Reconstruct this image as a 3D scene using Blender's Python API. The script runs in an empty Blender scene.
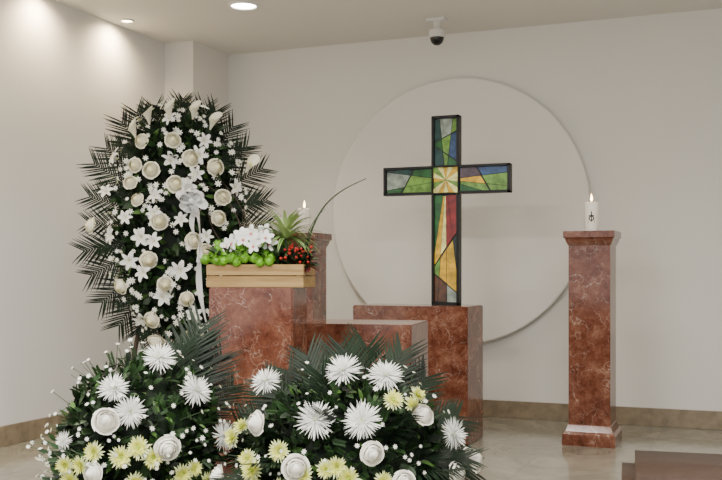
import bpy, bmesh, math, random
import numpy as np
from mathutils import Vector, Matrix
random.seed(7); rng=np.random.RandomState(7)
D2=bpy.data
# ------------------------------------------------------------------ materials
def new_mat(name):
    m=D2.materials.new(name); m.use_nodes=True
    return m, m.node_tree.nodes, m.node_tree.links, m.node_tree.nodes['Principled BSDF']
def simple(name,col,rough=.6,var=0.0,scale=20,metal=0,emis=0,spec=.5,sss=0,col2=None):
    m,n,l,b=new_mat(name)
    b.inputs['Base Color'].default_value=(*col,1)
    b.inputs['Roughness'].default_value=rough
    b.inputs['Metallic'].default_value=metal
    b.inputs['Specular IOR Level'].default_value=spec
    if emis:
        b.inputs['Emission Color'].default_value=(*col,1); b.inputs['Emission Strength'].default_value=emis
    if var or col2:
        t=n.new('ShaderNodeTexCoord'); no=n.new('ShaderNodeTexNoise'); no.inputs['Scale'].default_value=scale
        no.inputs['Detail'].default_value=3
        r=n.new('ShaderNodeValToRGB')
        c1=col2 if col2 else tuple(c*(1-var) for c in col); c2=col if col2 else tuple(min(1,c*(1+var)) for c in col)
        r.color_ramp.elements[0].color=(*c1,1); r.color_ramp.elements[1].color=(*c2,1)
        r.color_ramp.elements[0].position=.35; r.color_ramp.elements[1].position=.65
        l.new(t.outputs['Object'],no.inputs['Vector']); l.new(no.outputs['Fac'],r.inputs['Fac']); l.new(r.outputs['Color'],b.inputs['Base Color'])
    return m
def marble(name):
    m,n,l,b=new_mat(name)
    t=n.new('ShaderNodeTexCoord')
    n1=n.new('ShaderNodeTexNoise'); n1.inputs['Scale'].default_value=7; n1.inputs['Detail'].default_value=8; n1.inputs['Roughness'].default_value=.8
    l.new(t.outputs['Object'],n1.inputs['Vector'])
    r=n.new('ShaderNodeValToRGB'); e=r.color_ramp.elements
    e[0].position=.34; e[0].color=(.05,.015,.009,1); e[1].position=.72; e[1].color=(.33,.19,.13,1)
    x=e.new(.46); x.color=(.125,.040,.023,1); x=e.new(.57); x.color=(.19,.075,.045,1)
    l.new(n1.outputs['Fac'],r.inputs['Fac'])
    mixv=n.new('ShaderNodeMixRGB'); mixv.inputs['Fac'].default_value=.26
    n2=n.new('ShaderNodeTexNoise'); n2.inputs['Scale'].default_value=7; n2.inputs['Detail'].default_value=6
    l.new(t.outputs['Object'],n2.inputs['Vector'])
    l.new(t.outputs['Object'],mixv.inputs[1]); l.new(n2.outputs['Color'],mixv.inputs[2])
    prev=r.outputs['Color']
    for sc,wd,fa,of in ((7,.016,.6,0),(17,.028,.36,3)):
        v=n.new('ShaderNodeTexVoronoi'); v.feature='DISTANCE_TO_EDGE'; v.inputs['Scale'].default_value=sc
        l.new(mixv.outputs[0],v.inputs['Vector'])
        rr=n.new('ShaderNodeValToRGB'); rr.color_ramp.elements[0].color=(1,1,1,1); rr.color_ramp.elements[1].color=(0,0,0,1); rr.color_ramp.elements[1].position=wd
        l.new(v.outputs['Distance'],rr.inputs['Fac'])
        mp=n.new('ShaderNodeMapping'); mp.inputs['Location'].default_value=(of,of*2,of)
        n3=n.new('ShaderNodeTexNoise'); n3.inputs['Scale'].default_value=6.5; n3.inputs['Detail'].default_value=2
        l.new(t.outputs['Object'],mp.inputs['Vector']); l.new(mp.outputs['Vector'],n3.inputs['Vector'])
        r3=n.new('ShaderNodeValToRGB'); r3.color_ramp.elements[0].position=.45; r3.color_ramp.elements[1].position=.62
        l.new(n3.outputs['Fac'],r3.inputs['Fac'])
        mu=n.new('ShaderNodeMath'); mu.operation='MULTIPLY'; l.new(rr.outputs['Color'],mu.inputs[0]); l.new(r3.outputs['Color'],mu.inputs[1])
        m2=n.new('ShaderNodeMath'); m2.operation='MULTIPLY'; m2.inputs[1].default_value=fa; l.new(mu.outputs[0],m2.inputs[0])
        mx=n.new('ShaderNodeMixRGB'); mx.inputs[2].default_value=(.58,.46,.38,1)
        l.new(m2.outputs[0],mx.inputs['Fac']); l.new(prev,mx.inputs[1]); prev=mx.outputs[0]
    l.new(prev,b.inputs['Base Color']); b.inputs['Roughness'].default_value=.13
    return m
def floor_mat():
    m,n,l,b=new_mat('polished_terrazzo')
    t=n.new('ShaderNodeTexCoord')
    n1=n.new('ShaderNodeTexNoise'); n1.inputs['Scale'].default_value=2.2; n1.inputs['Detail'].default_value=7; n1.inputs['Roughness'].default_value=.7; n1.inputs['Distortion'].default_value=1.2
    l.new(t.outputs['Object'],n1.inputs['Vector'])
    r=n.new('ShaderNodeValToRGB'); e=r.color_ramp.elements
    e[0].position=.3; e[0].color=(.185,.175,.135,1); e[1].position=.7; e[1].color=(.36,.34,.275,1)
    l.new(n1.outputs['Fac'],r.inputs['Fac'])
    br=n.new('ShaderNodeTexBrick'); br.offset=0; br.inputs['Scale'].default_value=1; br.inputs['Brick Width'].default_value=.6; br.inputs['Row Height'].default_value=.6
    br.inputs['Mortar Size'].default_value=.002; br.inputs['Color1'].default_value=(1,1,1,1); br.inputs['Color2'].default_value=(.95,.95,.95,1); br.inputs['Mortar'].default_value=(.7,.7,.7,1)
    l.new(t.outputs['Object'],br.inputs['Vector'])
    mx=n.new('ShaderNodeMixRGB'); mx.blend_type='MULTIPLY'; mx.inputs['Fac'].default_value=1
    l.new(r.outputs['Color'],mx.inputs[1]); l.new(br.outputs['Color'],mx.inputs[2]); l.new(mx.outputs[0],b.inputs['Base Color'])
    b.inputs['Roughness'].default_value=.12
    return m
def plaster(name,col):
    m,n,l,b=new_mat(name)
    t=n.new('ShaderNodeTexCoord'); no=n.new('ShaderNodeTexNoise'); no.inputs['Scale'].default_value=90; no.inputs['Detail'].default_value=3
    bp=n.new('ShaderNodeBump'); bp.inputs['Strength'].default_value=.05; bp.inputs['Distance'].default_value=.01
    l.new(t.outputs['Object'],no.inputs['Vector']); l.new(no.outputs['Fac'],bp.inputs['Height']); l.new(bp.outputs['Normal'],b.inputs['Normal'])
    b.inputs['Base Color'].default_value=(*col,1); b.inputs['Roughness'].default_value=.75; b.inputs['Specular IOR Level'].default_value=.2
    return m
def wood(name,c1,c2):
    m,n,l,b=new_mat(name)
    t=n.new('ShaderNodeTexCoord'); mp=n.new('ShaderNodeMapping'); mp.inputs['Scale'].default_value=(3,30,45)
    no=n.new('ShaderNodeTexNoise'); no.inputs['Scale'].default_value=1.2; no.inputs['Detail'].default_value=5; no.inputs['Distortion'].default_value=.6
    r=n.new('ShaderNodeValToRGB'); r.color_ramp.elements[0].color=(*c1,1); r.color_ramp.elements[1].color=(*c2,1)
    r.color_ramp.elements[0].position=.3; r.color_ramp.elements[1].position=.7
    l.new(t.outputs['Object'],mp.inputs['Vector']); l.new(mp.outputs['Vector'],no.inputs['Vector']); l.new(no.outputs['Fac'],r.inputs['Fac']); l.new(r.outputs['Color'],b.inputs['Base Color'])
    b.inputs['Roughness'].default_value=.55
    return m
M_WALL=plaster('wall_plaster',(.79,.775,.74)); M_WALLL=plaster('wall_plaster_cool',(.75,.75,.745)); M_CEIL=plaster('ceiling_plaster',(.79,.775,.735)); M_DISC=plaster('disc_plaster',(.81,.795,.76))
M_FLOOR=floor_mat(); M_BASE=simple('baseboard_stone',(.25,.20,.135),.35,.2,14); M_MARB=marble('red_marble')
M_BLACK=simple('black_metal',(.008,.008,.008),.45,spec=.3); M_WAX=simple('candle_wax',(.82,.78,.70),.5,spec=.4); M_WHITEP=simple('white_plastic',(.75,.75,.73),.4)
M_DARKG=simple('dark_glass',(.01,.01,.012),.08); M_CHROME=simple('lamp_trim',(.8,.8,.78),.3)
M_PINE=wood('pine_wood',(.25,.14,.04),(.44,.29,.11)); M_LEATH=simple('brown_leather',(.050,.029,.020),.5,.18,60,spec=.3)
M_FLAME=simple('flame',(1,.72,.3),.5,emis=18); M_LAMP=simple('lamp_glow',(1,.93,.8),.5,emis=22); M_LAMPW=simple('lamp_glow_warm',(1,.8,.5),.5,emis=22)
# plant palette
PAL=[]; P={}
def pal(k,*a,**kw): P[k]=len(PAL); PAL.append(simple(*a,**kw))
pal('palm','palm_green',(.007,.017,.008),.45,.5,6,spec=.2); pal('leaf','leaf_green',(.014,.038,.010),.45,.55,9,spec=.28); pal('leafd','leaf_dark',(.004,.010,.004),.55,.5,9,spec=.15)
pal('leafl','leaf_light',(.05,.115,.020),.45,.4,9); pal('cream','cream_rose',(.94,.91,.74),.6,.03,25); pal('creamin','cream_rose_heart',(.95,.90,.62),.6,.03,25)
pal('white','white_petal',(.88,.89,.86),.55,.04,25); pal('whiteg','white_green_petal',(.70,.77,.42),.55,.1,25); pal('yel','yellow_green_petal',(.74,.76,.17),.55,.12,25)
pal('yelin','green_heart',(.36,.48,.05),.55,.2,25); pal('lime','lime_bloom',(.15,.38,.015),.55,.3,30); pal('red','red_berry',(.42,.018,.012),.3,.2,20)
pal('pink','pink_lip',(.55,.12,.2),.5); pal('stem','stem_green',(.02,.05,.012),.5); pal('twig','twig_brown',(.05,.03,.018),.7); pal('pollen','pollen',(.45,.18,.02),.8)
pal('satin','satin_ribbon',(.82,.83,.84),.28); pal('rosew','white_rose',(.92,.90,.82),.6,.03,25); pal('redleaf','red_leaf',(.10,.015,.015),.4,.3,12); pal('varie','variegated_edge',(.42,.56,.20),.45)
pal('fresh','fresh_green',(.04,.15,.018),.4,.2,20)
# ------------------------------------------------------------------ basic builders
def link(o,parent=None):
    bpy.context.scene.collection.objects.link(o)
    if parent: o.parent=parent
    return o
def empty(name,loc,rz=0):
    e=D2.objects.new(name,None); e.location=loc; e.rotation_euler=(0,0,math.radians(rz)); e.empty_display_size=.1
    return link(e)
def bm_obj(bm,name,mat,parent=None,loc=(0,0,0),rot=(0,0,0),smooth=False):
    bmesh.ops.recalc_face_normals(bm,faces=bm.faces)
    me=D2.meshes.new(name); bm.to_mesh(me); bm.free()
    for m in (mat if isinstance(mat,list) else [mat]): me.materials.append(m)
    if smooth:
        for p in me.polygons: p.use_smooth=True
    o=D2.objects.new(name,me); o.location=loc; o.rotation_euler=rot
    return link(o,parent)
def add_box(bm,x0,x1,y0,y1,z0,z1,bev=0,mi=0):
    b2=bmesh.new(); bmesh.ops.create_cube(b2,size=1)
    for v in b2.verts: v.co=Vector(((v.co.x+.5)*(x1-x0)+x0,(v.co.y+.5)*(y1-y0)+y0,(v.co.z+.5)*(z1-z0)+z0))
    if bev: bmesh.ops.bevel(b2,geom=b2.edges[:],offset=bev,segments=2,affect='EDGES')
    for f in b2.faces: f.material_index=mi
    tmp=D2.meshes.new('t'); b2.to_mesh(tmp); b2.free(); bm.from_mesh(tmp); D2.meshes.remove(tmp)
def box(name,x0,x1,y0,y1,z0,z1,mat,bev=0,parent=None,loc=(0,0,0),rz=0):
    bm=bmesh.new(); add_box(bm,x0,x1,y0,y1,z0,z1,bev)
    return bm_obj(bm,name,mat,parent,loc,(0,0,math.radians(rz)))
def revolve(name,prof,mat,parent=None,loc=(0,0,0),seg=32,smooth=True,rot=(0,0,0)):
    bm=bmesh.new(); rings=[]
    for r,z in prof:
        if r<1e-5: rings.append([bm.verts.new((0,0,z))])
        else: rings.append([bm.verts.new((r*math.cos(2*math.pi*i/seg),r*math.sin(2*math.pi*i/seg),z)) for i in range(seg)])
    for A,B in zip(rings,rings[1:]):
        for i in range(seg):
            j=(i+1)%seg
            if len(A)==1 and len(B)==1: continue
            if len(A)==1: bm.faces.new((A[0],B[i],B[j]))
            elif len(B)==1: bm.faces.new((A[i],A[j],B[0]))
            else: bm.faces.new((A[i],A[j],B[j],B[i]))
    o=bm_obj(bm,name,mat,parent,loc,rot,smooth)
    return o
def sqloft(name,prof,mat,parent=None,loc=(0,0,0),rz=0):
    bm=bmesh.new(); rings=[]
    for r,z in prof: rings.append([bm.verts.new((sx*r,sy*r,z)) for sx,sy in((-1,-1),(1,-1),(1,1),(-1,1))])
    bm.faces.new(rings[0]); bm.faces.new(rings[-1])
    for A,B in zip(rings,rings[1:]):
        for i in range(4): bm.faces.new((A[i],A[(i+1)%4],B[(i+1)%4],B[i]))
    return bm_obj(bm,name,mat,parent,loc,(0,0,math.radians(rz)))
# ------------------------------------------------------------------ room
XL,XR,YB,YF,H=-4.34,2.2,7.15,-1.6,2.887
box('floor',XL-.1,XR+.1,YF,YB+.1,-.1,0,M_FLOOR)
box('ceiling',XL-.1,XR+.1,YF,YB+.1,H,H+.1,M_CEIL)
box('wall_back',XL-.1,XR+.1,YB,YB+.1,0,H,M_WALL)
box('wall_left',XL-.1,XL,YF,YB,0,H,M_WALLL)
box('wall_right',XR,XR+.1,YF,YB,0,H,M_WALL)
box('wall_corner_pier',XL,-4.08,6.60,YB,0,H,M_WALL)
box('baseboard_back',-4.08,XR,YB-.018,YB,0,.125,M_BASE,.003)
box('baseboard_left',XL,XL+.018,YF,6.60,0,.125,M_BASE,.003)
box('baseboard_pier',XL,-4.062,6.582,6.60,0,.125,M_BASE,.003)
# circular relief standing off the back wall on a smaller core, so it throws a soft shadow
revolve('circular_wall_relief',[(0,0),(.90,0),(.90,.055),(.985,.055)]+[(1.0-.014*(1-math.cos(t)),.066+.014*math.sin(t)) for t in np.linspace(-1.2,1.57,11)]+[(0,.08)],M_DISC,loc=(-2.10,YB,1.533),rot=(math.radians(90),0,0),seg=160,smooth=False)
# ------------------------------------------------------------------ downlights
def downlight(x,y,r,mat,glow=M_LAMP):
    e=empty('recessed_downlight',(x,y,H))
    revolve('trim_ring',[(r*1.25,.001),(r*1.25,-.008),(r*1.02,-.012),(r,-.004),(r,.0)],M_CHROME,e)
    revolve('lamp_face',[(r,-.003),(0,-.003)],glow,e)
    return e
def spot(name,loc,energy,col,size=100,blend=.8,target=None,r=.05):
    L=D2.lights.new(name,'SPOT'); L.energy=energy; L.color=col; L.spot_size=math.radians(size); L.spot_blend=blend; L.shadow_soft_size=r
    o=link(D2.objects.new(name,L)); o.location=loc
    if target is not None:
        o.rotation_euler=(Vector(target)-Vector(loc)).to_track_quat('-Z','Y').to_euler()
    return o
downlight(-3.22,5.85,.085,M_LAMP); spot('downlight_beam',(-3.22,5.85,H-.03),66,(1,.92,.79),120)
for y in (5.89,5.1,4.2,3.2):
    downlight(-4.19,y,.04,M_LAMPW,M_LAMPW); spot('wall_washer_beam',(-4.19,y,H-.025),46,(1,.76,.46),150,1.0,target=(-4.34,y,2.5),r=.04)
for x,y in ((-1.7,4.9),(-.2,5.2),(-1.9,2.6),(-3.0,3.6),(0.6,3.0)):
    downlight(x,y,.085,M_LAMP); spot('downlight_beam',(x,y,H-.03),96,(1,.925,.81),130,.9,r=.12)
M_DIF=simple('fill_diffuser',(1,.97,.92),.5,emis=3.0)
for x,y in ((-2.2,1.0),(.2,1.2)):  # unseen panels added out of view to give the room soft fill light
    e=empty('added_fill_panel',(x,y,H)); box('frame',-.62,.62,-.32,.32,-.03,0,M_WHITEP,.005,e); box('fill_diffuser',-.59,.59,-.29,.29,-.033,-.029,M_DIF,0,e)
    L=D2.lights.new('added_fill_light','AREA'); L.shape='RECTANGLE'; L.size=1.18; L.size_y=.58; L.energy=145; L.color=(1,.96,.90)
    o=link(D2.objects.new('added_fill_light',L)); o.location=(x,y,H-.04)
w=D2.worlds.new('World'); bpy.context.scene.world=w; w.use_nodes=True
w.node_tree.nodes['Background'].inputs['Color'].default_value=(.97,.97,.98,1); w.node_tree.nodes['Background'].inputs['Strength'].default_value=1.6
# ------------------------------------------------------------------ security camera
e=empty('ceiling_security_camera',(-2.118,6.69,H))
box('mount_plate',-.07,.07,-.05,.05,-.022,0,M_WHITEP,.004,e)
revolve('neck',[(.03,-.02),(.025,-.07),(.05,-.075),(.058,-.09),(.058,-.13),(.05,-.135),(0,-.135)],M_WHITEP,e)
revolve('dome',[(.05,-.134),(.048,-.15),(.038,-.172),(.02,-.186),(0,-.19)],M_DARKG,e)
box('arm',-.015,.015,.0,.06,-.06,-.02,M_WHITEP,.003,e)
# ------------------------------------------------------------------ pedestals / blocks
prof=[(.162,0),(.162,.07),(.152,.082),(.145,.086),(.131,.125),(.128,.13),(.128,1.245),(.132,1.25),(.143,1.272),(.147,1.288),(.157,1.296),(.157,1.335)]
sqloft('marble_pedestal',prof,M_MARB,loc=(-.965,6.30,0))
sqloft('marble_pedestal.001',prof,M_MARB,loc=(-2.81,5.90,0),rz=4)
def candle(name,loc,h=.165,r=.044,mark=False,rz=0):
    e=empty(name,loc,rz)
    revolve('wax',[(0,0),(r,0),(r*1.01,.004),(r,h-.004),(r*.93,h),(r*.8,h-.004),(r*.3,h-.014),(0,h-.015)],M_WAX,e)
    revolve('wick',[(.0018,h-.016),(.0018,h+.012),(0,h+.013)],M_BLACK,e,seg=6)
    revolve('flame',[(0,h+.004),(.006,h+.012),(.008,h+.02),(.006,h+.034),(.002,h+.048),(0,h+.054)],M_FLAME,e,seg=12)
    L=D2.lights.new('flame_light','POINT'); L.energy=.9; L.color=(1,.65,.3); L.shadow_soft_size=.01
    o=link(D2.objects.new('flame_light',L),e); o.location=(0,0,h+.07)
    if mark:
        bm=bmesh.new()
        def strip(pts,wd):
            for (a,b),(c,d) in zip(pts,pts[1:]):
                dx,dz=c-a,d-b; l=math.hypot(dx,dz) or 1; nx,nz=-dz/l*wd/2,dx/l*wd/2
                q=[(a+nx,b+nz),(c+nx,d+nz),(c-nx,d-nz),(a-nx,b-nz)]
                bm.faces.new([bm.verts.new(((r+.0012)*math.sin(x/r),-(r+.0012)*math.cos(x/r),z)) for x,z in q])
        strip([(-.016,.098),(.0,.1),(.016,.098)],.006); strip([(0,.125),(0,.06)],.006)
        strip([(.014*math.cos(t),.082+.014*math.sin(t)) for t in np.linspace(0,6.28,14)],.007); strip([(-.02,.06),(.02,.06)],.012)
        bm_obj(bm,'emblem',M_BLACK,e)
    return e
candle('lit_candle',(-.968,6.28,1.335),.185,.046,True,8)
candle('lit_candle.001',(-2.79,5.90,1.335),.165,.040,False)
box('marble_block',-2.43,-1.66,5.87,6.24,0,.865,M_MARB,.006)
box('marble_block.001',-.77,0,0,.47,0,.82,M_MARB,.006,loc=(-1.575,4.56,0),rz=8)
box('marble_block.002',-.40,0,0,.23,0,1.01,M_MARB,.006,loc=(-1.92,3.94,0),rz=9)
# ------------------------------------------------------------------ stained glass cross
def glass(name,c): 
    return simple(name,c,.12,.35,22)
GC={'g':(.015,.10,.02),'lg':(.13,.27,.04),'t':(.012,.05,.045),'b':(.025,.06,.15),'y':(.60,.36,.012),'ly':(.88,.76,.26),'o':(.45,.13,.01),'r':(.22,.012,.01),'w':(.26,.31,.27),'p':(.07,.045,.06),'k':(.01,.02,.012),'br':(.08,.03,.01)}
GN=list(GC); GM=[glass('glass_'+k,GC[k]) for k in GN]
cr=empty('stained_glass_cross',(-1.867,6.10,.866)); 
HW=.092; CZ=.81; TOP=1.225; LW=.425
bm=bmesh.new(); ft=.016; yd=.035
def bx(x0,x1,z0,z1,y0=-yd,y1=yd): add_box(bm,x0,x1,y0,y1,z0,z1,.002)
for s in(-1,1):
    a,b=sorted((s*HW,s*(HW-ft)))
    bx(a,b,0,CZ-HW); bx(a,b,CZ+HW,TOP)
    bx(*sorted((s*HW,s*LW)),CZ+HW-ft,CZ+HW); bx(*sorted((s*HW,s*LW)),CZ-HW,CZ-HW+ft); bx(*sorted((s*LW,s*(LW-ft))),CZ-HW,CZ+HW)
    bx(*sorted((s*HW,s*(HW-.008))),CZ-HW,CZ+HW,-yd,0); 
bx(-HW,HW,0,ft); bx(-HW,HW,TOP-ft,TOP); bx(-HW,HW,CZ-HW,CZ-HW+.008,-yd,0); bx(-HW,HW,CZ+HW-.008,CZ+HW,-yd,0)
bx(-HW+.002,HW-.002,.002,TOP-.002,-.012,.012); bx(-LW+.002,LW-.002,CZ-HW+.002,CZ+HW-.002,-.0115,.0115)
bm_obj(bm,'iron_frame',M_BLACK,cr)
def clip(poly,p,n):
    out=[]
    for i in range(len(poly)):
        a,b=poly[i],poly[(i+1)%len(poly)]
        da=(a[0]-p[0])*n[0]+(a[1]-p[1])*n[1]; db=(b[0]-p[0])*n[0]+(b[1]-p[1])*n[1]
        if da>=0: out.append(a)
        if (da>0)!=(db>0) and abs(da-db)>1e-12:
            t=da/(da-db); out.append((a[0]+t*(b[0]-a[0]),a[1]+t*(b[1]-a[1])))
    return out
def area(p): return abs(sum(p[i][0]*p[(i+1)%len(p)][1]-p[(i+1)%len(p)][0]*p[i][1] for i in range(len(p))))/2
def split(polys,lines):
    for px,pz,ang in lines:
        n=(-math.sin(math.radians(ang)),math.cos(math.radians(ang))); new=[]
        for q in polys:
            for s in(1,-1):
                c=clip(q,(px,pz),(n[0]*s,n[1]*s))
                if len(c)>2 and area(c)>2e-5: new.append(c)
        polys=new
    return polys
i0=HW-ft+.001
# colour is chosen from the pane's place on the cross
def c_up(x,z): 
    z-=CZ
    if abs(x)<.015+z*.02: return 'w' if z>.28 else 'lg'
    if x<0: return 't' if z<.2 else ('g' if z<.3 else 't')
    return 'g' if z<.22 else ('b' if z<.3 else 'lg')
def c_dn(x,z):
    d=CZ-z; q=x/max(d,.1)
    if d>.66: return 'w' if x>0 else 'br'
    if q<-.20: return 'g'
    if q<-.09: return 'y' if d<.55 else 'lg'
    if q<-.02: return 'ly' if d<.42 else 'y'
    if q<.05: return 'y' if d<.5 else 'r'
    if q<.13: return 'r' if d<.4 else 'y'
    return 'r' if d<.25 else 'k'
def c_lf(x,z):
    q=(z-CZ)/max(-x,.1)
    if abs(q)<.14: return 'lg' if -x<.2 else 'w'
    if q>0: return 'g' if -x<.28 else 't'
    return 'lg' if -x<.25 else 'g'
def c_rt(x,z):
    q=(z-CZ)/max(x,.1)
    if abs(q)<.10: return 'y' if x<.24 else 'lg'
    if q>0: return 'p' if x<.25 else 'b'
    return 'lg' if q>-.3 else 'g'
_k=[0]
def c_ce(x,z): _k[0]+=1; return ('ly','y','ly','lg','ly','y')[_k[0]%6]
arms=[([(-i0,CZ+HW),(i0,CZ+HW),(i0,TOP-ft),(-i0,TOP-ft)],[(0,CZ,83),(0,CZ,96),(0,CZ+.28,25),(0,CZ+.17,-35)],c_up),
 ([(-i0,ft),(i0,ft),(i0,CZ-HW),(-i0,CZ-HW)],[(0,CZ,90.5),(0,CZ,86),(0,CZ,97),(0,CZ,81),(0,.36,55),(0,.14,-40)],c_dn),
 ([(-LW+ft,CZ-i0),(-HW,CZ-i0),(-HW,CZ+i0),(-LW+ft,CZ+i0)],[(0,CZ,8),(0,CZ,-9),(-.26,CZ,60)],c_lf),
 ([(HW,CZ-i0),(LW-ft,CZ-i0),(LW-ft,CZ+i0),(HW,CZ+i0)],[(0,CZ,5),(0,CZ,-7),(0,CZ,-17),(.25,CZ,120)],c_rt),
 ([(-HW,CZ-HW),(HW,CZ-HW),(HW,CZ+HW),(-HW,CZ+HW)],[(0,CZ,a) for a in(10,35,58,80,102,125,148,170)],c_ce)]
bm=bmesh.new()
for poly,lines,cf in arms:
    for k,q in enumerate(split([poly],lines)):
        cx=sum(p[0] for p in q)/len(q); cz=sum(p[1] for p in q)/len(q)
        R=math.sqrt(area(q)); f=max(.5,1-.006/max(R,.012)); mi=GN.index(cf(cx,cz))
        q2=[(cx+(p[0]-cx)*f,cz+(p[1]-cz)*f) for p in q]
        for yy in(-.0155,.0155):
            F=bm.faces.new([bm.verts.new((p[0],yy,p[1])) for p in q2]); F.material_index=mi
bm_obj(bm,'glass_panes',GM,cr)
# ------------------------------------------------------------------ plant templates (all quads)
def prof_petal(t): return max(.05,math.sin(math.pi*min(1,t*.86+.07))**.7)
def prof_leaf(t): return max(.03,math.sin(math.pi*t)**.85)
def prof_strap(t): return max(.03,min(1,.35+3*t)*(1-t**5))
def blade(L,W,a0,a1,cup,n,prof,m):
    V=[];x=z=0.0
    for i in range(n+1):
        t=i/n; a=math.radians(a0+(a1-a0)*t); w=W*prof(t)/2
        nx,nz=-math.sin(a),math.cos(a)
        V+=[(x+nx*cup*w,w,z+nz*cup*w),(x,0,z),(x+nx*cup*w,-w,z+nz*cup*w)]
        x+=math.cos(a)*L/n; z+=math.sin(a)*L/n
    F=[]
    for i in range(n):
        k=3*i; F+=[(k,k+1,k+4,k+3),(k+1,k+2,k+5,k+4)]
    return (np.array(V),np.array(F),np.full(len(F),P[m]))
def grid(fn,nu,nv,m):
    V=[fn(i/nu,j/nv) for j in range(nv+1) for i in range(nu+1)]
    F=[(j*(nu+1)+i,j*(nu+1)+i+1,(j+1)*(nu+1)+i+1,(j+1)*(nu+1)+i) for j in range(nv) for i in range(nu)]
    return (np.array(V),np.array(F),np.full(len(F),P[m]))
def sph(r,m,nu=8,nv=5,c=(0,0,0),sc=(1,1,1)):
    return grid(lambda u,v:(c[0]+sc[0]*r*math.cos(2*math.pi*u)*max(.02,math.sin(math.pi*v)),c[1]+sc[1]*r*math.sin(2*math.pi*u)*max(.02,math.sin(math.pi*v)),c[2]-sc[2]*r*math.cos(math.pi*v)),nu,nv,m)
def tube(pts,r,m,nu=5,r1=None):
    pts=[Vector(p) for p in pts]; n=len(pts)-1; V=[]
    for i,p in enumerate(pts):
        d=(pts[min(n,i+1)]-pts[max(0,i-1)]).normalized(); s=d.orthogonal().normalized(); t=d.cross(s)
        rr=r+((r1 if r1 is not None else r)-r)*i/n
        for k in range(nu+1):
            a=2*math.pi*k/nu; q=p+(s*math.cos(a)+t*math.sin(a))*rr; V.append(tuple(q))
    F=[(i*(nu+1)+k,i*(nu+1)+k+1,(i+1)*(nu+1)+k+1,(i+1)*(nu+1)+k) for i in range(n) for k in range(nu)]
    return (np.array(V),np.array(F),np.full(len(F),P[m]))
def tf(T,R=None,t=(0,0,0),s=1):
    V=T[0]*s
    if R is not None: V=V@np.array(R).T
    return (V+np.array(t),T[1],T[2])
def rz(a):
    c,s=math.cos(a),math.sin(a); return np.array([[c,-s,0],[s,c,0],[0,0,1]])
def join(Ts):
    V=[];F=[];M=[];o=0
    for T in Ts: V.append(T[0]);F.append(T[1]+o);M.append(T[2]);o+=len(T[0])
    return (np.concatenate(V),np.concatenate(F),np.concatenate(M))
class MB:
    def __init__(s): s.T=[]
    def add(s,T,R=None,t=(0,0,0),sc=1): s.T.append(tf(T,R,t,sc))
    def build(s,name,parent,zmin=None,loc=(0,0,0)):
        V,F,M=join(s.T)
        if zmin is not None: V[:,2]=np.maximum(V[:,2],zmin)
        me=D2.meshes.new(name); me.vertices.add(len(V)); me.vertices.foreach_set('co',V.astype(np.float32).ravel())
        me.loops.add(F.size); me.loops.foreach_set('vertex_index',F.astype(np.int32).ravel())
        me.polygons.add(len(F)); me.polygons.foreach_set('loop_start',np.arange(0,F.size,4,dtype=np.int32))
        try: me.polygons.foreach_set('loop_total',np.full(len(F),4,dtype=np.int32))
        except Exception: pass
        used=sorted(set(M.tolist())); mp={u:i for i,u in enumerate(used)}
        for u in used: me.materials.append(PAL[u])
        me.polygons.foreach_set('material_index',np.array([mp[x] for x in M.tolist()],dtype=np.int32))
        me.polygons.foreach_set('use_smooth',np.ones(len(F),dtype=bool))
        me.update(calc_edges=True); me.validate()
        o=D2.objects.new(name,me); o.location=loc; return link(o,parent)
def frame(n,spin=0,up=None):
    n=np.array(n,float); n/=np.linalg.norm(n)
    h=np.array([0,0,1.]) if abs(n[2])<.95 else np.array([0,1.,0])
    x=np.cross(h,n); x/=np.linalg.norm(x); y=np.cross(n,x)
    return np.stack([x,y,n],1)@rz(spin)
def dirframe(d,nh,roll=0):
    d=np.array(d,float); d/=np.linalg.norm(d); nh=np.array(nh,float); y=np.cross(nh,d)
    if np.linalg.norm(y)<1e-4: y=np.cross([.3,.5,.8],d)
    y/=np.linalg.norm(y); z=np.cross(d,y)
    c,s=math.cos(roll),math.sin(roll); y2=y*c+z*s; z2=-y*s+z*c
    return np.stack([d,y2,z2],1)
def rose(m_out,m_in):
    Ts=[]
    for li,(R,Hh,tp,n) in enumerate([(1.0,.46,1.12,5),(.90,.74,.95,5),(.76,.92,.80,4),(.60,1.03,.68,4),(.44,1.09,.56,3),(.28,1.12,.45,3)]):
        for k in range(n):
            ph=2*math.pi*k/n+li*.9
            def fn(u,v,R=R,Hh=Hh,tp=tp,ph=ph,n=n,li=li):
                s=2*u-1; a=ph+s*math.pi/n*1.35; r=R*math.sin(min(1,v*1.7)*math.pi/2)
                if v>.5: r=R*(1+(tp-1)*((v-.5)/.5)**1.3)
                r+=.06*s; edge=1-.22*abs(s)**2.5*v
                return (r*math.cos(a),r*math.sin(a),Hh*v*edge-.3-(.16 if li==0 else .03 if li==1 else 0)*v**4)
            Ts.append(grid(fn,6,6,m_out if li<3 else m_in))
    Ts.append(sph(.5,m_in,10,6,(0,0,.20),(1,1,1.25)))
    for k in range(5): Ts.append(tf(blade(.7,.25,20,-20,0,2,prof_leaf,'stem'),rz(k*1.256),(0,0,-.3)))
    return join(Ts)
def mum(rings,m_c,rc=.12):
    Ts=[]
    for (n,L,W,a0,a1,cup,m) in rings:
        for k in range(n):
            L2=L*(1+random.uniform(-.16,.12)); ja=random.uniform(-10,10)
            Ts.append(tf(blade(L2,W,a0+ja,a1+ja+random.uniform(-14,14),cup,4,prof_strap,m),rz(2*math.pi*(k+random.uniform(-.3,.3))/n+random.random()*.1)))
    Ts.append(sph(rc,m_c,8,4,(0,0,.08)))
    return join(Ts)
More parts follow.
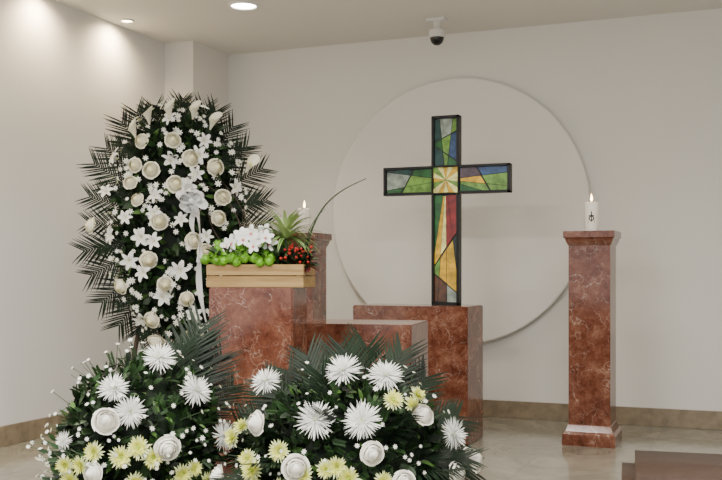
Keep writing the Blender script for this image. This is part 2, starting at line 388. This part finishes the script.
def T_spider(): return mum([(32,1,.075,-18,4,.5,'white'),(30,.97,.075,2,16,.5,'white'),(26,.86,.075,20,36,.5,'white'),(20,.70,.07,38,60,.5,'white'),(15,.50,.065,55,90,.5,'white'),(10,.32,.06,70,105,.4,'white')],'whiteg')
def T_yel(): return mum([(22,1,.19,0,22,.4,'whiteg'),(20,.88,.18,18,42,.4,'yel'),(16,.7,.16,36,62,.4,'yel'),(13,.5,.14,52,85,.4,'yel'),(10,.32,.1,66,100,.4,'yelin')],'yelin',.2)
def T_lime():
    Ts=[sph(.75,'lime',10,6,(0,0,.1))]
    for k in range(110):
        z=random.uniform(-.2,1); a=random.random()*6.283; r=math.sqrt(max(0,1-z*z)); d=(r*math.cos(a),r*math.sin(a),z)
        Ts.append(tf(blade(.42,.13,0,20,.3,2,prof_leaf,'lime'),dirframe(d,(0,0,1) if abs(z)<.9 else (1,0,0),random.random()*3),np.array(d)*.62+[0,0,.1]))
    return join(Ts)
def T_lily():
    Ts=[]
    for k in range(6):
        Ts.append(tf(blade(1.15,.56 if k%2 else .42,55,-30,.28,6,prof_petal,'white'),rz(k*math.pi/3)))
    for k in range(6):
        a=k*math.pi/3+.5; p=(math.cos(a)*.28,math.sin(a)*.28,.62)
        Ts.append(tube([(0,0,0),(p[0]*.5,p[1]*.5,.35),p],.014,'whiteg',4)); Ts.append(sph(.05,'pollen',5,3,p,(1,1,.6)))
    Ts.append(sph(.12,'whiteg',6,3)); Ts.append(tube([(0,0,-.5),(0,0,0)],.06,'stem',5))
    return join(Ts)
def T_orchid():
    Ts=[]
    for k in range(5): Ts.append(tf(blade(1,.62,22,-8,.18,5,prof_petal,'white'),rz(math.pi/2+k*1.2566)))
    Ts.append(tf(blade(.45,.35,60,-20,.5,3,prof_petal,'pink'),rz(-math.pi/2))); Ts.append(sph(.1,'yel',6,3,(0,0,.12)))
    return join(Ts)
def T_calla():
    def fn(u,v):
        a=2*math.pi*u*1.05; r=.06+.34*v**1.3*(1+.25*math.cos(a)); return (r*math.cos(a),r*math.sin(a),v*(1.1+.35*math.cos(a)*v))
    return join([grid(fn,14,7,'cream'),tube([(0,0,.1),(0,0,.85)],.06,'yel',6),tube([(0,0,-1.2),(0,0,.05)],.05,'stem',5)])
def T_aster(): 
    Ts=[tf(blade(1,.45,12,-5,0,2,prof_petal,'white'),rz(k*math.pi/3.5)) for k in range(7)]; Ts.append(sph(.25,'yel',5,3,(0,0,.08))); return join(Ts)
def T_frond(L=1,W=.34,n=26,m='palm',bend=.16,lw=.024):
    Ts=[tube([(x,0,0) for x in np.linspace(0,L,8)],.008,m,4,.003)]
    for i in range(n):
        t=.08+.92*i/(n-1); wl=W*(math.sin(math.pi*min(1,.16+t*.70))**.5)
        for s in(1,-1):
            ang=math.radians(s*(66-30*t)+random.uniform(-3,3))
            B=blade(wl*random.uniform(.93,1.05),lw,-4,-10,.3,2,lambda t:max(.2,(1-t**4*.8)),m)
            Ts.append(tf(B,rz(ang),(t*L,0,0)))
    V,F,M=join(Ts); V=V.copy(); V[:,2]-=bend*V[:,0]**2/L
    return (V,F,M)
LEAF=blade(1,.42,8,-22,.22,4,prof_leaf,'leaf'); LEAFD=blade(1,.42,8,-22,.22,4,prof_leaf,'leafd'); LEAFL=blade(1,.30,12,-30,.25,4,prof_leaf,'leafl')
SPRIG=join([tube([(0,0,0),(.5,0,.03),(1,0,0)],.012,'stem',4)]+[tf(blade(.34,.13,10,-10,.2,2,prof_leaf,'leaf'),rz(s*.8),(x,0,.01)) for x in np.linspace(.15,.95,8) for s in(-1,1)])
ROSE=rose('cream','creamin'); ROSEW=rose('rosew','rosew'); SP=[T_spider() for _ in range(3)]; YE=[T_yel() for _ in range(2)]; LI=T_lime(); LILY=T_lily(); ORC=T_orchid(); CAL=T_calla(); AST=T_aster(); FR=[T_frond(),T_frond(W=.40,bend=.05,n=24,lw=.021),T_frond(W=.38,bend=.22)]
def surf(a,b,A,B,C):
    q=(a/A)**2+(b/B)**2; q2=min(q,.97); y=-C*math.sqrt(1-q2)
    n=np.array([a/A**2,y/C**2*.9,b/B**2]); n/=np.linalg.norm(n); return np.array([a,y,b]),n
def rsurf(A,B,C,front=False):
    while True:
        d=rng.normal(size=3); d/=np.linalg.norm(d)
        if front and d[1]>.3: continue
        p=d*[A,C,B]; n=d/[A,C,B]; n/=np.linalg.norm(n); return p,n
def foliage(mb,A,B,C,n,size,front=False,zc=0,kinds=((LEAF,.5),(LEAFD,.35),(LEAFL,.15))):
    Ts=[k[0] for k in kinds]; pr=[k[1] for k in kinds]
    for i in range(n):
        p,nn=rsurf(A,B,C,front); d=nn*random.uniform(.15,1)+rng.normal(size=3)*.55
        T=Ts[rng.choice(len(Ts),p=pr)]
        mb.add(T,dirframe(d,nn,random.uniform(-.6,.6)),p*random.uniform(.86,1.0)+[0,0,zc],size*random.uniform(.6,1.3))
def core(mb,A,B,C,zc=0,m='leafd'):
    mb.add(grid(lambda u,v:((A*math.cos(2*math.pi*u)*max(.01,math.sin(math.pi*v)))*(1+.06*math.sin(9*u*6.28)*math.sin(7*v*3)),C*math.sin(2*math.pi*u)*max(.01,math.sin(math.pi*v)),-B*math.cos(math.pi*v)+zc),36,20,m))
def put(mb,T,a,b,ell,size,lift=.02,zc=0,tilt=.35,face=.35):
    p,n=surf(a,b,*ell); n=n+np.array([random.uniform(-tilt,tilt),-face,random.uniform(-tilt,tilt)*.6+.12]); n/=np.linalg.norm(n)
    mb.add(T,frame(n,random.random()*6.28),p+n*lift+[0,0,zc],size)
def stars(mb,A,B,C,n,r,zc,out=(.02,.09)):
    for i in range(n):
        p,nn=rsurf(A,B,C,True); o=random.uniform(*out); d=nn+rng.normal(size=3)*.3; d/=np.linalg.norm(d); q=p+d*o
        mb.add(tube([p*.95,q],.0014,'stem',3),None,(0,0,zc)); mb.add(AST,frame(d+[0,-.3,.1],random.random()*6),q+[0,0,zc],r*random.uniform(.7,1.2))
# ------------------------------------------------------------------ standing wreath
W=empty('standing_funeral_wreath',(-3.285,5.15,0),31)
s=.0061; zc=1.375; ell=(.39,.72,.15)
mb=MB(); core(mb,.33,.66,.12,zc); foliage(mb,.36,.69,.14,1200,.080,True,zc,((LEAF,.45),(LEAFD,.4),(LEAFL,.1),(SPRIG,.05))); mb.build('foliage_base',W)
mb=MB()
N=28
for k in range(N):
    a=2*math.pi*k/N+random.uniform(-.05,.05); ca,sa=math.cos(a),math.sin(a)
    tip=np.array([.565*ca,0,.765*sa]); base=np.array([.16*ca,.03,.30*sa])
    d=tip-base; L=np.linalg.norm(d); mb.add(FR[1],dirframe(d/L,(0,-1,0),random.uniform(-.25,.25)),base+[0,.02+.07*(k%3)/3,zc],L*random.uniform(.92,1.04))
for k in range(14):
    a=2*math.pi*k/14+.2; ca,sa=math.cos(a),math.sin(a); base=np.array([.18*ca,-.06,.46*sa]); d=np.array([.36*ca,-.01,.42*sa])
    mb.add(FR[0],dirframe(d,(0,-1,0),random.uniform(-.4,.4)),base+[0,0,zc],.30)
mb.build('palm_fronds',W)
mb=MB()
for a,b in((-39,54),(-6,78),(-31,77),(-29,-37),(-18,-1),(-35,18),(33,53),(43,22),(8,-75),(24,-31),(-4,34),(36,2),(-50,-62),(-20,-113),(-12,-62),(12,-20),(-22,-95),(44,-50),(-77,-6),(-44,34),(10,60),(-24,48)):
    put(mb,ROSE,a*s,b*s+.01,ell,.044*random.uniform(.85,1.15),.05,zc,.45,.2)
mb.build('cream_roses',W)
mb=MB()
for a,b in((-10,55),(18,48),(-59,-15),(-33,-15),(-17,22),(4,-47),(-68,25),(28,-15),(23,80),(-17,-75),(-4,99),(6,-2),(-37,-92),(50,35),(-47,-38),(34,-62),(-20,8),(-55,60),(-20,-22),(22,66),(-28,-52),(14,-92),(8,30),(-48,3)):
    put(mb,LILY,a*s,b*s+.01,ell,.062*random.uniform(.75,1.1),.035,zc,.8,.2)
stars(mb,.38,.71,.15,340,.019,zc,(.02,.07)); mb.build('white_lilies',W)
mb=MB()
for a,b,dx in((-9,108,-.05),(-41,88,-.3),(31,98,.3),(66,56,.5),(-28,102,-.15),(14,108,.1)):
    mb.add(CAL,frame((dx,-.6,.8),random.uniform(-.5,.5)),(a*s,-.10,b*s+zc-.03),.085)
mb.build('calla_lilies',W)
mb=MB()
bc=np.array([13*s,-.24,20*s+zc])
def ribbon(path,wd,wdir,m='satin'):
    path=[np.array(p,float) for p in path]; V=[];
    for i,p in enumerate(path):
        w_=np.array(wdir if not callable(wdir) else wdir(i/(len(path)-1)))*wd/2; V+=[tuple(p-w_),tuple(p+w_)]
    F=[(2*i,2*i+1,2*i+3,2*i+2) for i in range(len(path)-1)]
    return (np.array(V),np.array(F),np.full(len(F),P[m]))
for k in range(12):
    a=2*math.pi*k/12+.2+random.uniform(-.15,.15); d=np.array([math.cos(a),-.35-.3*(k%2),math.sin(a)*.85]); q=np.cross(d,[0,-1,0.01]); q/=np.linalg.norm(q)
    Lk=.085*random.uniform(.8,1.15)
    pts=[d*Lk*math.sin(math.pi*t)*(1.1 if k%2 else .85)+q*.026*math.sin(2*math.pi*t) for t in np.linspace(0,1,13)]
    mb.add(ribbon(pts,.048,(-.5*math.sin(k),-.6,.6*math.cos(k*2))),None,bc)
mb.add(sph(.018,'satin'),None,bc+[0,-.03,0])
def tail(x0,dx,L,ph):
    return [(x0+dx*t+.015*math.sin(8*t+ph),-.03-.03*math.sin(6*t+ph),-L*t) for t in np.linspace(0,1,26)]
wd=lambda ph:(lambda t:(math.cos(1.4*math.sin(5*t+ph)),math.sin(1.4*math.sin(5*t+ph)),0))
mb.add(ribbon(tail(.02,.07,.85,0),.036,wd(.3)),None,bc); mb.add(ribbon(tail(0,.045,.36,1.5),.032,wd(1.6)),None,bc)
mb.build('satin_bow',W)
mb=MB()
for a,b in(((-.38,.10,0),(-.04,.16,1.85)),((.38,.10,0),(.04,.16,1.85)),((0,.62,0),(0,.17,1.8)),((-.29,.13,.55),(.29,.13,.55))): mb.add(tube([a,b],.014,'twig',8))
mb.build('easel_stand',W)
# ------------------------------------------------------------------ floor arrangements
def pot(parent):
    revolve('planter',[(0,0),(.13,0),(.17,.2),(.175,.22),(.16,.22),(.15,.18),(0,.18)],M_BLACK,parent)
F1=empty('floor_flower_arrangement',(-1.40,3.316,0),22.9); s=.00367; zc=.34; ell=(.41,.40,.30); pot(F1)
mb=MB(); core(mb,.34,.32,.24,zc); foliage(mb,.37,.36,.28,2600,.052,False,zc,((LEAF,.4),(LEAFD,.3),(LEAFL,.06),(SPRIG,.24))); mb.build('foliage_base',F1,.01)
mb=MB()
for k,a in enumerate(np.linspace(-12,192,21)):
    a=math.radians(a+random.uniform(-3,3)); ca,sa=math.cos(a),math.sin(a); ln=.45+.04*math.sin(a)+random.uniform(-.03,.02)
    d=np.array([ca*1.02,.12+.1*(k%2),sa*1.0]); mb.add(FR[(0,2)[k%2]],dirframe(d,(0,-1,.35),random.uniform(-.5,.5)),(.02,.04,zc-.02),ln)
for k in range(14):
    a=math.radians(random.uniform(0,180)); d=np.array([math.cos(a),-random.uniform(.2,.9),math.sin(a)*.9]); mb.add(FR[k%3],dirframe(d,(0,-.4,1),random.uniform(-.5,.5)),(math.cos(a)*.08,-.05,zc),.37)
for k in range(8):
    a=math.radians(random.uniform(10,170)); d=np.array([math.cos(a),random.uniform(.4,.9),math.sin(a)*.9]); mb.add(FR[k%3],dirframe(d,(0,.4,1),random.uniform(-.5,.5)),(math.cos(a)*.08,.05,zc),.34)
mb.build('palm_fronds',F1,.01)
mb=MB()
for i,(a,b) in enumerate(((-75,88),(-29,60),(0,100),(17,61),(37,95),(98,42),(-60,-10),(80,-30))): put(mb,SP[i%3],a*s,b*s,ell,.070*random.uniform(.88,1.08),.035,zc,.45)
mb.build('spider_chrysanthemums',F1)
mb=MB()
for a,b in((-47,20),(20,36),(50,6),(66,58),(-72,57),(94,8),(113,10),(-15,-8),(-110,0),(70,-30)): put(mb,ROSEW,a*s,b*s,ell,.041*random.uniform(.9,1.08),.055,zc,.8)
mb.build('white_roses',F1)
mb=MB()
for i,(a,b) in enumerate(((-95,45),(-103,38),(-83,12),(-20,20),(-33,13),(5,15),(-8,23),(56,70),(43,76),(-76,2),(-90,22),(62,78),(-55,2),(35,8),(-60,34))): put(mb,YE[i%2],a*s,b*s,ell,.042*random.uniform(.8,1.1),.04,zc,.5)
mb.build('yellow_chrysanthemums',F1)
mb=MB(); stars(mb,.38,.38,.29,170,.009,zc,(.02,.08)); mb.build('white_filler_flowers',F1,.01)
F2=empty('floor_flower_arrangement.001',(-2.158,3.119,0),32); s=.00378; zc=.44; ell=(.30,.34,.25); pot(F2)
mb=MB(); mb.add(tube([(0,0,.15),(0,0,.3)],.12,'leafd',12)); core(mb,.25,.28,.21,zc); foliage(mb,.28,.31,.24,2000,.05,False,zc,((LEAF,.4),(LEAFD,.25),(LEAFL,.1),(SPRIG,.25)))
foliage(mb,.29,.24,.24,1100,.058,False,.22,((LEAF,.4),(LEAFD,.25),(LEAFL,.08),(SPRIG,.27))); core(mb,.26,.2,.2,.22); mb.build('foliage_base',F2,.01)
mb=MB()
for k,(x,L) in enumerate(((.50,.42),(.40,.48),(.30,.44),(.2,.38),(.72,.38),(-.05,.34),(-.3,.30),(.62,.36),(1.1,.30))):
    mb.add(FR[k%3],dirframe((x*.8,.1+.1*(k%3),1),(0,-1,.1),random.uniform(-.8,.8)),(x*.12+.03,.03,zc-.02),L)
mb.build('palm_fronds',F2,.01)
mb=MB()
for i,(a,b) in enumerate(((50,50),(-8,38),(18,80),(-23,55),(-62,8),(75,5))): put(mb,SP[i%3],a*s,b*s,ell,(.070 if i!=4 else .04)*random.uniform(.85,1.05),.035,zc,.45)
mb.build('spider_chrysanthemums',F2)
mb=MB()
for a,b in((25,8),(-30,-18),(-30,26),(82,-33),(0,-48),(55,-65),(-60,-55)): put(mb,ROSEW,a*s,b*s,ell,.042*random.uniform(.9,1.1),.055,zc,.8)
mb.build('white_roses',F2)
mb=MB()
for i,(a,b) in enumerate(((-45,-8),(4,4),(46,-18),(26,-30),(-13,-2),(-55,-26),(-5,-22),(38,-36),(-34,0),(12,-2),(-66,-38),(-20,-36),(36,-20),(-48,-32),(56,-30),(-62,-12))): put(mb,YE[i%2],a*s,b*s,ell,.042*random.uniform(.8,1.1),.04,zc,.5)
mb.build('yellow_chrysanthemums',F2)
mb=MB(); stars(mb,.30,.33,.26,190,.009,zc,(.02,.08))
for k in range(60):
    p=np.array([-.22+random.uniform(-.05,.05),random.uniform(-.2,.05),zc-.1+random.uniform(-.25,.1)]); q=p+[-random.uniform(.04,.15),random.uniform(-.05,.05),random.uniform(-.02,.08)]
    mb.add(tube([p,(p+q)/2+[0,0,.01],q],.0015,'stem',3)); mb.add(AST,frame(rng.normal(size=3)+[0,-1,.5]),q,.009); mb.add(LEAF,dirframe(q-p,(0,-1,.3)),(p+q)/2,.04)
mb.build('white_filler_flowers',F2,.01)
# ------------------------------------------------------------------ wooden box arrangement
B=empty('wooden_box_flower_arrangement',(-2.125,4.03,1.0105),10)
bw,bd,bh=.230,.105,.105
bm=bmesh.new(); t=.012
for z0,z1 in((.0,.050),(.054,.104)):
    add_box(bm,-bw,bw,-bd,-bd+t,z0,z1,.002); add_box(bm,-bw,bw,bd-t,bd,z0,z1,.002)
    add_box(bm,-bw,-bw+t,-bd+t,bd-t,z0,z1,.002); add_box(bm,bw-t,bw,-bd+t,bd-t,z0,z1,.002)
add_box(bm,-bw+t,bw-t,-bd+t,bd-t,0,.012); 
for sx in(-1,1):
    for sy in(-1,1): add_box(bm,sx*(bw-t-.012)-.012,sx*(bw-t-.012)+.012,sy*(bd-t-.012)-.012,sy*(bd-t-.012)+.012,.01,.1)
bm_obj(bm,'pine_crate',M_PINE,B)
mb=MB(); mb.add(sph(1,'leafd',20,8,(0,0,.08),(.20,.09,.06)))
for k in range(300):
    x=random.uniform(-.22,.22); d=(rng.normal()*.5,rng.normal()*.5-.2,random.uniform(.1,.8)); mb.add([LEAF,LEAFL,LEAFD][k%3],dirframe(d,(0,-.5,1)),(x,random.uniform(-.09,.09),.09+random.uniform(0,.06)),.06)
mb.build('foliage_base',B)
mb=MB()
for k in range(45):
    x=-.225+.30*(k%9)/8+random.uniform(-.012,.012); r_=k//9; mb.add(LI,frame((random.uniform(-.3,.3),-.6+.25*r_,.8),k),(x,-.105+.045*r_,.118+.018*r_+random.uniform(-.008,.012)),.028)
mb.build('green_dianthus',B)
mb=MB()
for x,y,z in((-.12,-.04,.205),(-.06,-.06,.22),(0,-.05,.21),(.05,-.07,.225),(-.03,-.03,.25),(.03,-.02,.255),(-.09,0,.24),(.06,-.03,.20),(-.15,-.02,.19),(.0,-.09,.19)):
    mb.add(ORC,frame((random.uniform(-.5,.5),-1,random.uniform(0,.5)),random.uniform(-.4,.4)),(x,y-.02,z),.040); mb.add(tube([(x,y+.02,.08),(x,y,z)],.003,'stem',4))
mb.build('white_orchids',B)
mb=MB(); mb.add(tube([(.12,0,.05),(.12,-.01,.24)],.008,'stem',6))
for k in range(85):
    a=random.random()*6.283; el=random.uniform(0,85); L=random.uniform(.13,.20); Rm=rz(a)
    for wd_,m,dz in((.018,'varie',0),(.010,'fresh',.0015)):
        mb.add(tf(blade(L,wd_,el,el-70,.2,6,prof_strap,m),Rm,(.12,-.01,.22+dz)))
mb.build('variegated_dracaena',B)
mb=MB()
for k in range(34):
    a=random.random()*6.283; el=random.uniform(-5,60); mb.add(tf(blade(random.uniform(.08,.13),.035,el,el-50,.2,5,prof_leaf,'redleaf' if k%3==0 else ('leafd','leaf')[k%2]),rz(a),(.19,-.02,.10)))
for k in range(30):
    p=np.array([.19+rng.normal()*.04,-.08+rng.normal()*.03,.13+random.uniform(-.02,.07)]); mb.add(sph(.007,'red',6,4),None,p); mb.add(tube([(.19,-.02,.08),p],.0015,'stem',3))
mb.build('red_berry_foliage',B)
mb=MB()
def arc(p0,p1,sag,r,m,r1=.0008,ww=False):
    p0,p1=np.array(p0),np.array(p1); pts=[p0*(1-t)+p1*t+np.array([sag[0],sag[1],sag[2]])*math.sin(math.pi*t) for t in np.linspace(0,1,18)]
    mb.add(tube(pts,r,m,5,r1))
arc((.20,0,.12),(.50,-.02,.49),(-.05,0,.06),.006,'stem',.002); arc((.20,0,.12),(.30,.02,.36),(-.02,0,.03),.003,'stem')
arc((-.05,0,.12),(-.30,.0,.58),(.07,0,.03),.0025,'twig'); arc((-.08,0,.12),(-.33,.02,.50),(.06,0,.06),.002,'twig'); arc((-.02,.02,.12),(-.07,.02,.42),(-.05,0,.02),.002,'twig'); arc((-.1,.02,.12),(-.17,.02,.38),(.03,0,.03),.002,'twig'); arc((-.12,0,.12),(-.26,0,.36),(-.04,0,.02),.002,'twig')
mb.build('grass_and_twigs',B)
# ------------------------------------------------------------------ bench
S=empty('upholstered_bench',(-.445,3.57,0),7)
bm=bmesh.new(); add_box(bm,0,1.35,-.55,0,.33,.458,.045); o=bm_obj(bm,'seat_cushion',M_LEATH,S,smooth=True)
box('seat_rail',.02,1.33,-.53,-.02,.27,.335,M_LEATH,.006,S)
for i,(x,y) in enumerate(((.06,-.06),(1.29,-.06),(.06,-.49),(1.29,-.49))):
    box('leg_%d'%(i+1),x-.025,x+.025,y-.025,y+.025,0,.275,M_BLACK,.004,S)
# ------------------------------------------------------------------ camera
c=D2.cameras.new('camera'); co=link(D2.objects.new('camera',c)); co.location=(0,0,1.08); co.rotation_euler=(math.radians(90),0,math.radians(22))
c.lens=48.86; c.sensor_width=36; c.shift_y=32/722; c.clip_start=.05
bpy.context.scene.camera=co
